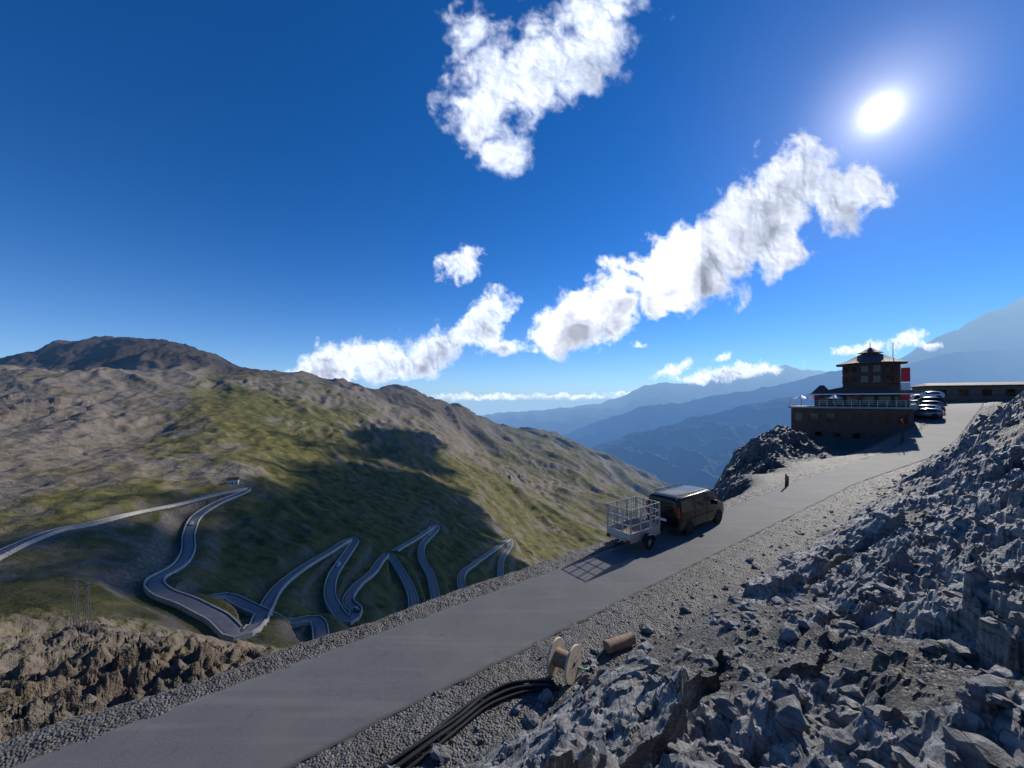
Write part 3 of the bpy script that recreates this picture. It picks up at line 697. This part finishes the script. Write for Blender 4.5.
def tube(name,pts,r,mat):
    cu=bpy.data.curves.new(name,'CURVE');cu.dimensions='3D';cu.bevel_depth=r;cu.bevel_resolution=3
    for P in pts:
        sp=cu.splines.new('POLY');sp.points.add(len(P)-1)
        for q,p in zip(sp.points,P):q.co=(*p,1)
    cu.materials.append(mat);ob=bpy.data.objects.new(name,cu);COL.objects.link(ob);return ob
cabs=[]
for k in range(5):
    off=(k-2)*.07
    base=[(1.0,8.75),(.45,8.75),(-.1,8.6),(-.65,8.25),(-1.15,7.75),(-1.7,7.2),(-2.3,6.65),(-3.2,5.95),(-4.4,5.1),(-5.8,4.1)]
    P=catmull([(a+off*.5+.03*math.sin(k*2+i*1.3),b-off+.03*math.cos(k*3+i*1.7)) for i,(a,b) in enumerate(base)],.12)
    zz,_,_=near_h(P[:,0],P[:,1]);zz=np.convolve(np.r_[[zz[0]]*3,zz,[zz[-1]]*3],np.ones(7)/7,'valid')
    cabs.append([(a,b,c+.045+(.05 if k%2 else 0)) for (a,b),c in zip(P,zz)])
tube('cable_bundle',cabs,.038,M_cable)
P=catmull([(1.5,9.0,rz-.1),(1.9,9.3,gz(1.9,9.3)+.05),(2.3,9.8,gz(2.3,9.8)+.04),(2.6,10.1,gz(2.6,10.1)+.06)],.1)
tube('green_hose',[[tuple(p) for p in P]],.025,M_green)

# ================================================================= mountain hut
M_stone=simple('hut_stone',(.12,.065,.05),.9,0,.35,1.6,.03)
M_grst=simple('grey_building_stone',(.15,.125,.10),.9,0,.35,1.6,.03)
M_wd=simple('dark_timber',(.055,.034,.026),.8,0,.3,2.5,.01)
M_roof=simple('hut_roof',(.08,.05,.045),.7,0,.2,3,.01)
M_conc=simple('pale_concrete',(.36,.35,.33),.85,0,.15,2,.01)
M_white=simple('white_paint',(.7,.7,.68),.6,0,.06,3,0)
M_red=simple('red_fabric',(.62,.02,.03),.7,0,.1,2,0)
M_mast=simple('grey_metal',(.12,.12,.12),.5,.3,.1,5,0)
ex=Vector((.73,-.684,0)).normalized()
hrot=math.atan2(ex.y,ex.x)
hut=empty('mountain_hut',(56.5,62,-7.5),hrot)
bm=bmesh.new();box(bm,-7.6,7.2,-2,8,-3,6.1);bm_obj(bm,'lower_storey',M_stone,hut)
bm=bmesh.new();box(bm,-8.0,7.6,-2.4,8.2,6.1,6.4);bm_obj(bm,'terrace_slab',M_conc,hut,30,.03)
bm=bmesh.new()
for k in range(16):
    x=-7.8+k*15.2/15;cyl(bm,(x,-2.25,6.4),(x,-2.25,7.4),.03,6)
for z in(6.75,7.08,7.4):cyl(bm,(-7.8,-2.25,z),(7.4,-2.25,z),.022,6);cyl(bm,(-7.8,-2.25,z),(-7.8,8,z),.022,6);cyl(bm,(7.4,-2.25,z),(7.4,8,z),.022,6)
for k in range(8):
    y=-2.25+k*10.2/7;cyl(bm,(-7.8,y,6.4),(-7.8,y,7.4),.03,6);cyl(bm,(7.4,y,6.4),(7.4,y,7.4),.03,6)
bm_obj(bm,'terrace_railing',M_white,hut)
bmg=bmesh.new();bmf=bmesh.new()
def win(x,z,w_,h_,y):
    box(bmf,x-w_/2-.1,x+w_/2+.1,y-.06,y+.02,z-.1,z+h_+.1);box(bmg,x-w_/2,x+w_/2,y-.075,y+.02,z,z+h_)
for k in range(7):win(-6.5+k*2.1,3.9,1.0,1.3,-2)
for k in range(4):win(-6.3+k*2.4,.9,.9,1.2,-2)
for k in range(6):win(-3.4+k*1.9,6.85,1.35,1.2,1.0)
bm=bmesh.new();box(bm,-4.6,7.0,1.0,8,6.4,8.5);bm_obj(bm,'restaurant_storey',M_wd,hut)
bm=bmesh.new()
ringloft(bm,[[(-5.6,.1,8.4),(7.7,.1,8.4),(7.7,8.6,8.4),(-5.6,8.6,8.4)],[(-5.6,.1,8.55),(7.7,.1,8.55),(7.7,8.6,8.55),(-5.6,8.6,8.55)],[(-.2,1.6,9.9),(6.2,1.6,9.9),(6.2,7.6,9.9),(-.2,7.6,9.9)]])
bm_obj(bm,'skirt_roof',M_roof,hut,20)
bm=bmesh.new();ringloft(bm,[[(-5.0,.4,8.7),(-2.2,.4,8.7),(-2.2,3.2,8.7),(-5.0,3.2,8.7)],[(-3.9,1.5,10.1),(-3.3,1.5,10.1),(-3.3,2.1,10.1),(-3.9,2.1,10.1)]]);bm_obj(bm,'turret_roof',M_roof,hut,20)
bm=bmesh.new();box(bm,-5.62,7.72,.06,.12,8.38,8.58);bm_obj(bm,'eaves_board',M_white,hut)
for k,(x,y) in enumerate(((-6.3,-.8),(-4.2,-1.1),(-1.8,-1.0),(1.0,-1.2))):
    bm=bmesh.new();cyl(bm,(x,y,6.4),(x,y,8.3),.04,6);bm_obj(bm,'parasol_pole_%d'%k,M_mast,hut)
    bm=bmesh.new();cyl(bm,(x,y,7.75),(x,y,8.35),1.1,8,.05);bm_obj(bm,'parasol_%d'%k,M_red if k%2 else M_white,hut)
cx,cy=2.6,4.6
def octo(r,z,ph=math.pi/8):return[(cx+r*math.cos(ph+k*math.pi/4),cy+r*math.sin(ph+k*math.pi/4),z) for k in range(8)]
bm=bmesh.new();ringloft(bm,[octo(3.75,8.6),octo(3.75,13.7)]);bm_obj(bm,'tower',M_wd,hut,20)
bm=bmesh.new()
for z in(9.9,10.3,11.6,12.0,13.3):ringloft(bm,[octo(3.84,z),octo(3.84,z+.12)])
bm_obj(bm,'timber_bands',M_stone,hut,20)
for k in range(8):
    t=k*math.pi/4;ap=3.75*math.cos(math.pi/8);n=Vector((math.cos(t),math.sin(t),0));sd=Vector((-n.y,n.x,0));c0=Vector((cx,cy,0))+n*ap
    for z in(10.45,12.15):
        for o_ in(-.72,.72):
            for bmx,hw_,pr,zz0,zz1 in((bmf,.5,.07,z-.08,z+1.08),(bmg,.42,.09,z,z+1.0)):
                p=c0+sd*o_
                vs=[p+sd*a+n*b+Vector((0,0,c)) for c in(zz0,zz1) for a,b in((-hw_,-.02),(hw_,-.02),(hw_,pr),(-hw_,pr))]
                q=[bmx.verts.new(v_) for v_ in vs]
                for f in[(0,3,2,1),(4,5,6,7),(0,1,5,4),(1,2,6,5),(2,3,7,6),(3,0,4,7)]:bmx.faces.new([q[i] for i in f])
bm_obj(bmf,'window_frames',M_stone,hut);bm_obj(bmg,'window_panes',M_glass,hut)
bm=bmesh.new();ringloft(bm,[octo(4.75,13.55),octo(4.7,13.7),octo(3.3,14.25),octo(2.0,15.0),octo(1.3,15.35)]);ringloft(bm,[octo(1.2,15.3),octo(1.2,15.6)]);ringloft(bm,[octo(1.75,15.55),octo(1.0,15.9),octo(.12,16.5)])
cyl(bm,(cx,cy,16.4),(cx,cy,17.4),.05,6);bm_obj(bm,'pagoda_roof',M_roof,hut,15)
bm=bmesh.new()
cyl(bm,(5.4,6,9.5),(5.4,6,17.2),.05,6);bm_obj(bm,'antenna',M_mast,hut)
for nm,zo,n_,mt in(('red_banner_top',10.35,5,M_red),('red_banner_bottom',7.6,3,M_red),('white_banner_band',9.0,3,M_white)):
    bm=bmesh.new();rings=[]
    for k in range(n_):
        z=zo+k*.55+(.0 if nm!='white_banner_band' else .1);y_=.1*math.sin(z*1.9);rings.append([(6.0,.3+y_,z),(7.0,.25-y_,z),(7.0,.28-y_,z),(6.0,.33+y_,z)])
    ringloft(bm,rings);bm_obj(bm,nm,mt,hut)
bm=bmesh.new();cyl(bm,(5.92,.3,6.4),(5.92,.3,13.0),.06,8);bm_obj(bm,'banner_pole',M_mast,hut)

bld=empty('stone_building',(88.5,68.5,-.1),hrot+.25)
bm=bmesh.new();box(bm,-8,11,0,7,-2,2.7);bm_obj(bm,'walls',M_grst,bld)
bm=bmesh.new();ringloft(bm,[[(-8.4,-.4,2.7),(11.4,-.4,2.7),(11.4,7.4,2.7),(-8.4,7.4,2.7)],[(-8.4,-.4,2.9),(11.4,-.4,2.9),(11.4,7.4,2.9),(-8.4,7.4,2.9)],[(-7.4,3.3,3.5),(10.4,3.3,3.5),(10.4,3.7,3.5),(-7.4,3.7,3.5)]]);bm_obj(bm,'roof',M_wd,bld,20)
bmg=bmesh.new()
for k in range(6):box(bmg,-6.8+k*2.9,-5.6+k*2.9,-.05,.05,.9,2.1)
bm_obj(bmg,'windows',M_glass,bld)
P_white=simple('white_car_paint',(.7,.7,.7),.3,0,.04,2,0,.5,1);P_grey=simple('grey_car_paint',(.12,.13,.14),.3,.3,.05,2,0,.5,1)
for (x,y,rt,pt) in((67.3,60.8,2.3,P_white),(70.5,63.2,2.3,P_grey),(73.5,65.8,2.4,M_black),(65.6,59.0,2.2,P_grey),(78,69.5,2.4,P_white)):
    vehicle('car',(x,y,gz(x,y)+.02),rt,pt,'car')

def marker(x,y,h,name,top):
    e=empty(name,(x,y,gz(x,y)-.1));bm=bmesh.new();cyl(bm,(0,0,0),(.03,0,h),.07,8,.06);bm_obj(bm,'post',M_wd,e)
    bm=bmesh.new();cyl(bm,(.03,0,h),(.03,0,h+.22),.075,8,.07);bm_obj(bm,'cap',top,e)
M_or=simple('orange_paint',(.7,.22,.03),.6,0,.1,5,0)
marker(21.6,29.2,1.0,'marker_post',M_or);marker(22.2,29.8,.7,'marker_post',M_or)
marker(49.5,47.0,3.0,'snow_pole',M_or);marker(50.5,47.8,2.6,'snow_pole',M_red)

def tz(x,y):
    return float(base_b(np.array([x/y]),np.array([y]))[0]*y)
hx,hy=hit(233,484)
h=empty('roadside_house',(hx,hy,tz(hx,hy)-.5),.5,.85)
bm=bmesh.new();box(bm,-4,4,-3,3,-1,4.2);bm_obj(bm,'walls',M_white,h)
bm=bmesh.new();ringloft(bm,[[(-4.4,-3.4,4.2),(4.4,-3.4,4.2),(4.4,3.4,4.2),(-4.4,3.4,4.2)],[(-4.4,-.05,6.4),(4.4,-.05,6.4),(4.4,.05,6.4),(-4.4,.05,6.4)]]);bm_obj(bm,'roof',M_wd,h,20)
bm=bmesh.new()
for x in(-2.6,0,2.6):box(bm,x-.5,x+.5,-3.06,-2.9,1.2,2.6)
bm_obj(bm,'windows',M_glass,h)
def on_road(k,frac):
    C=ROADS[k];i=int(frac*(len(C)-2));d=C[i+1]-C[i];return C[i],math.atan2(d[1],d[0])
for k,fr,pt in((0,.30,P_white),(0,.72,P_white),(0,.8,P_grey),(2,.3,P_white)):
    p,rt=on_road(k,fr);vehicle('car',(p[0],p[1],p[2]+.13),rt,pt,'car')
tops=[]
for u,v,hh in((75,632,11.5),(87,634,11)):
    x,y=hit(u,v);z=tz(x,y)-1;e=empty('power_pylon',(x,y,z),.4);bm=bmesh.new()
    c=[(.5,.5),(-.5,.5),(-.5,-.5),(.5,-.5)]
    for a,b in c:cyl(bm,(a,b,0),(a*.3,b*.3,hh),.05,6)
    N=7
    for i in range(N):
        f0=1-.7*i/N;f1=1-.7*(i+1)/N
        for j in range(4):
            a=c[j];b=c[(j+1)%4];cyl(bm,(a[0]*f0,a[1]*f0,hh*i/N),(b[0]*f1,b[1]*f1,hh*(i+1)/N),.025,5)
    box(bm,-1.1,1.1,-.06,.06,hh-.5,hh-.35)
    bm_obj(bm,'lattice',M_mast,e);tops.append((x,y,z+hh-.3))
wires=[]
for a,b in((tops[0],tops[1]),(tops[0],(-190,110,tops[0][2]+14)),(tops[1],(-190,115,tops[0][2]+12))):
    a=Vector(a);b=Vector(b);wires.append([tuple(a.lerp(b,t)-Vector((0,0,4*t*(1-t)*(b-a).length*.03))) for t in np.linspace(0,1,20)])
tube('power_line',wires,.03,M_cable)
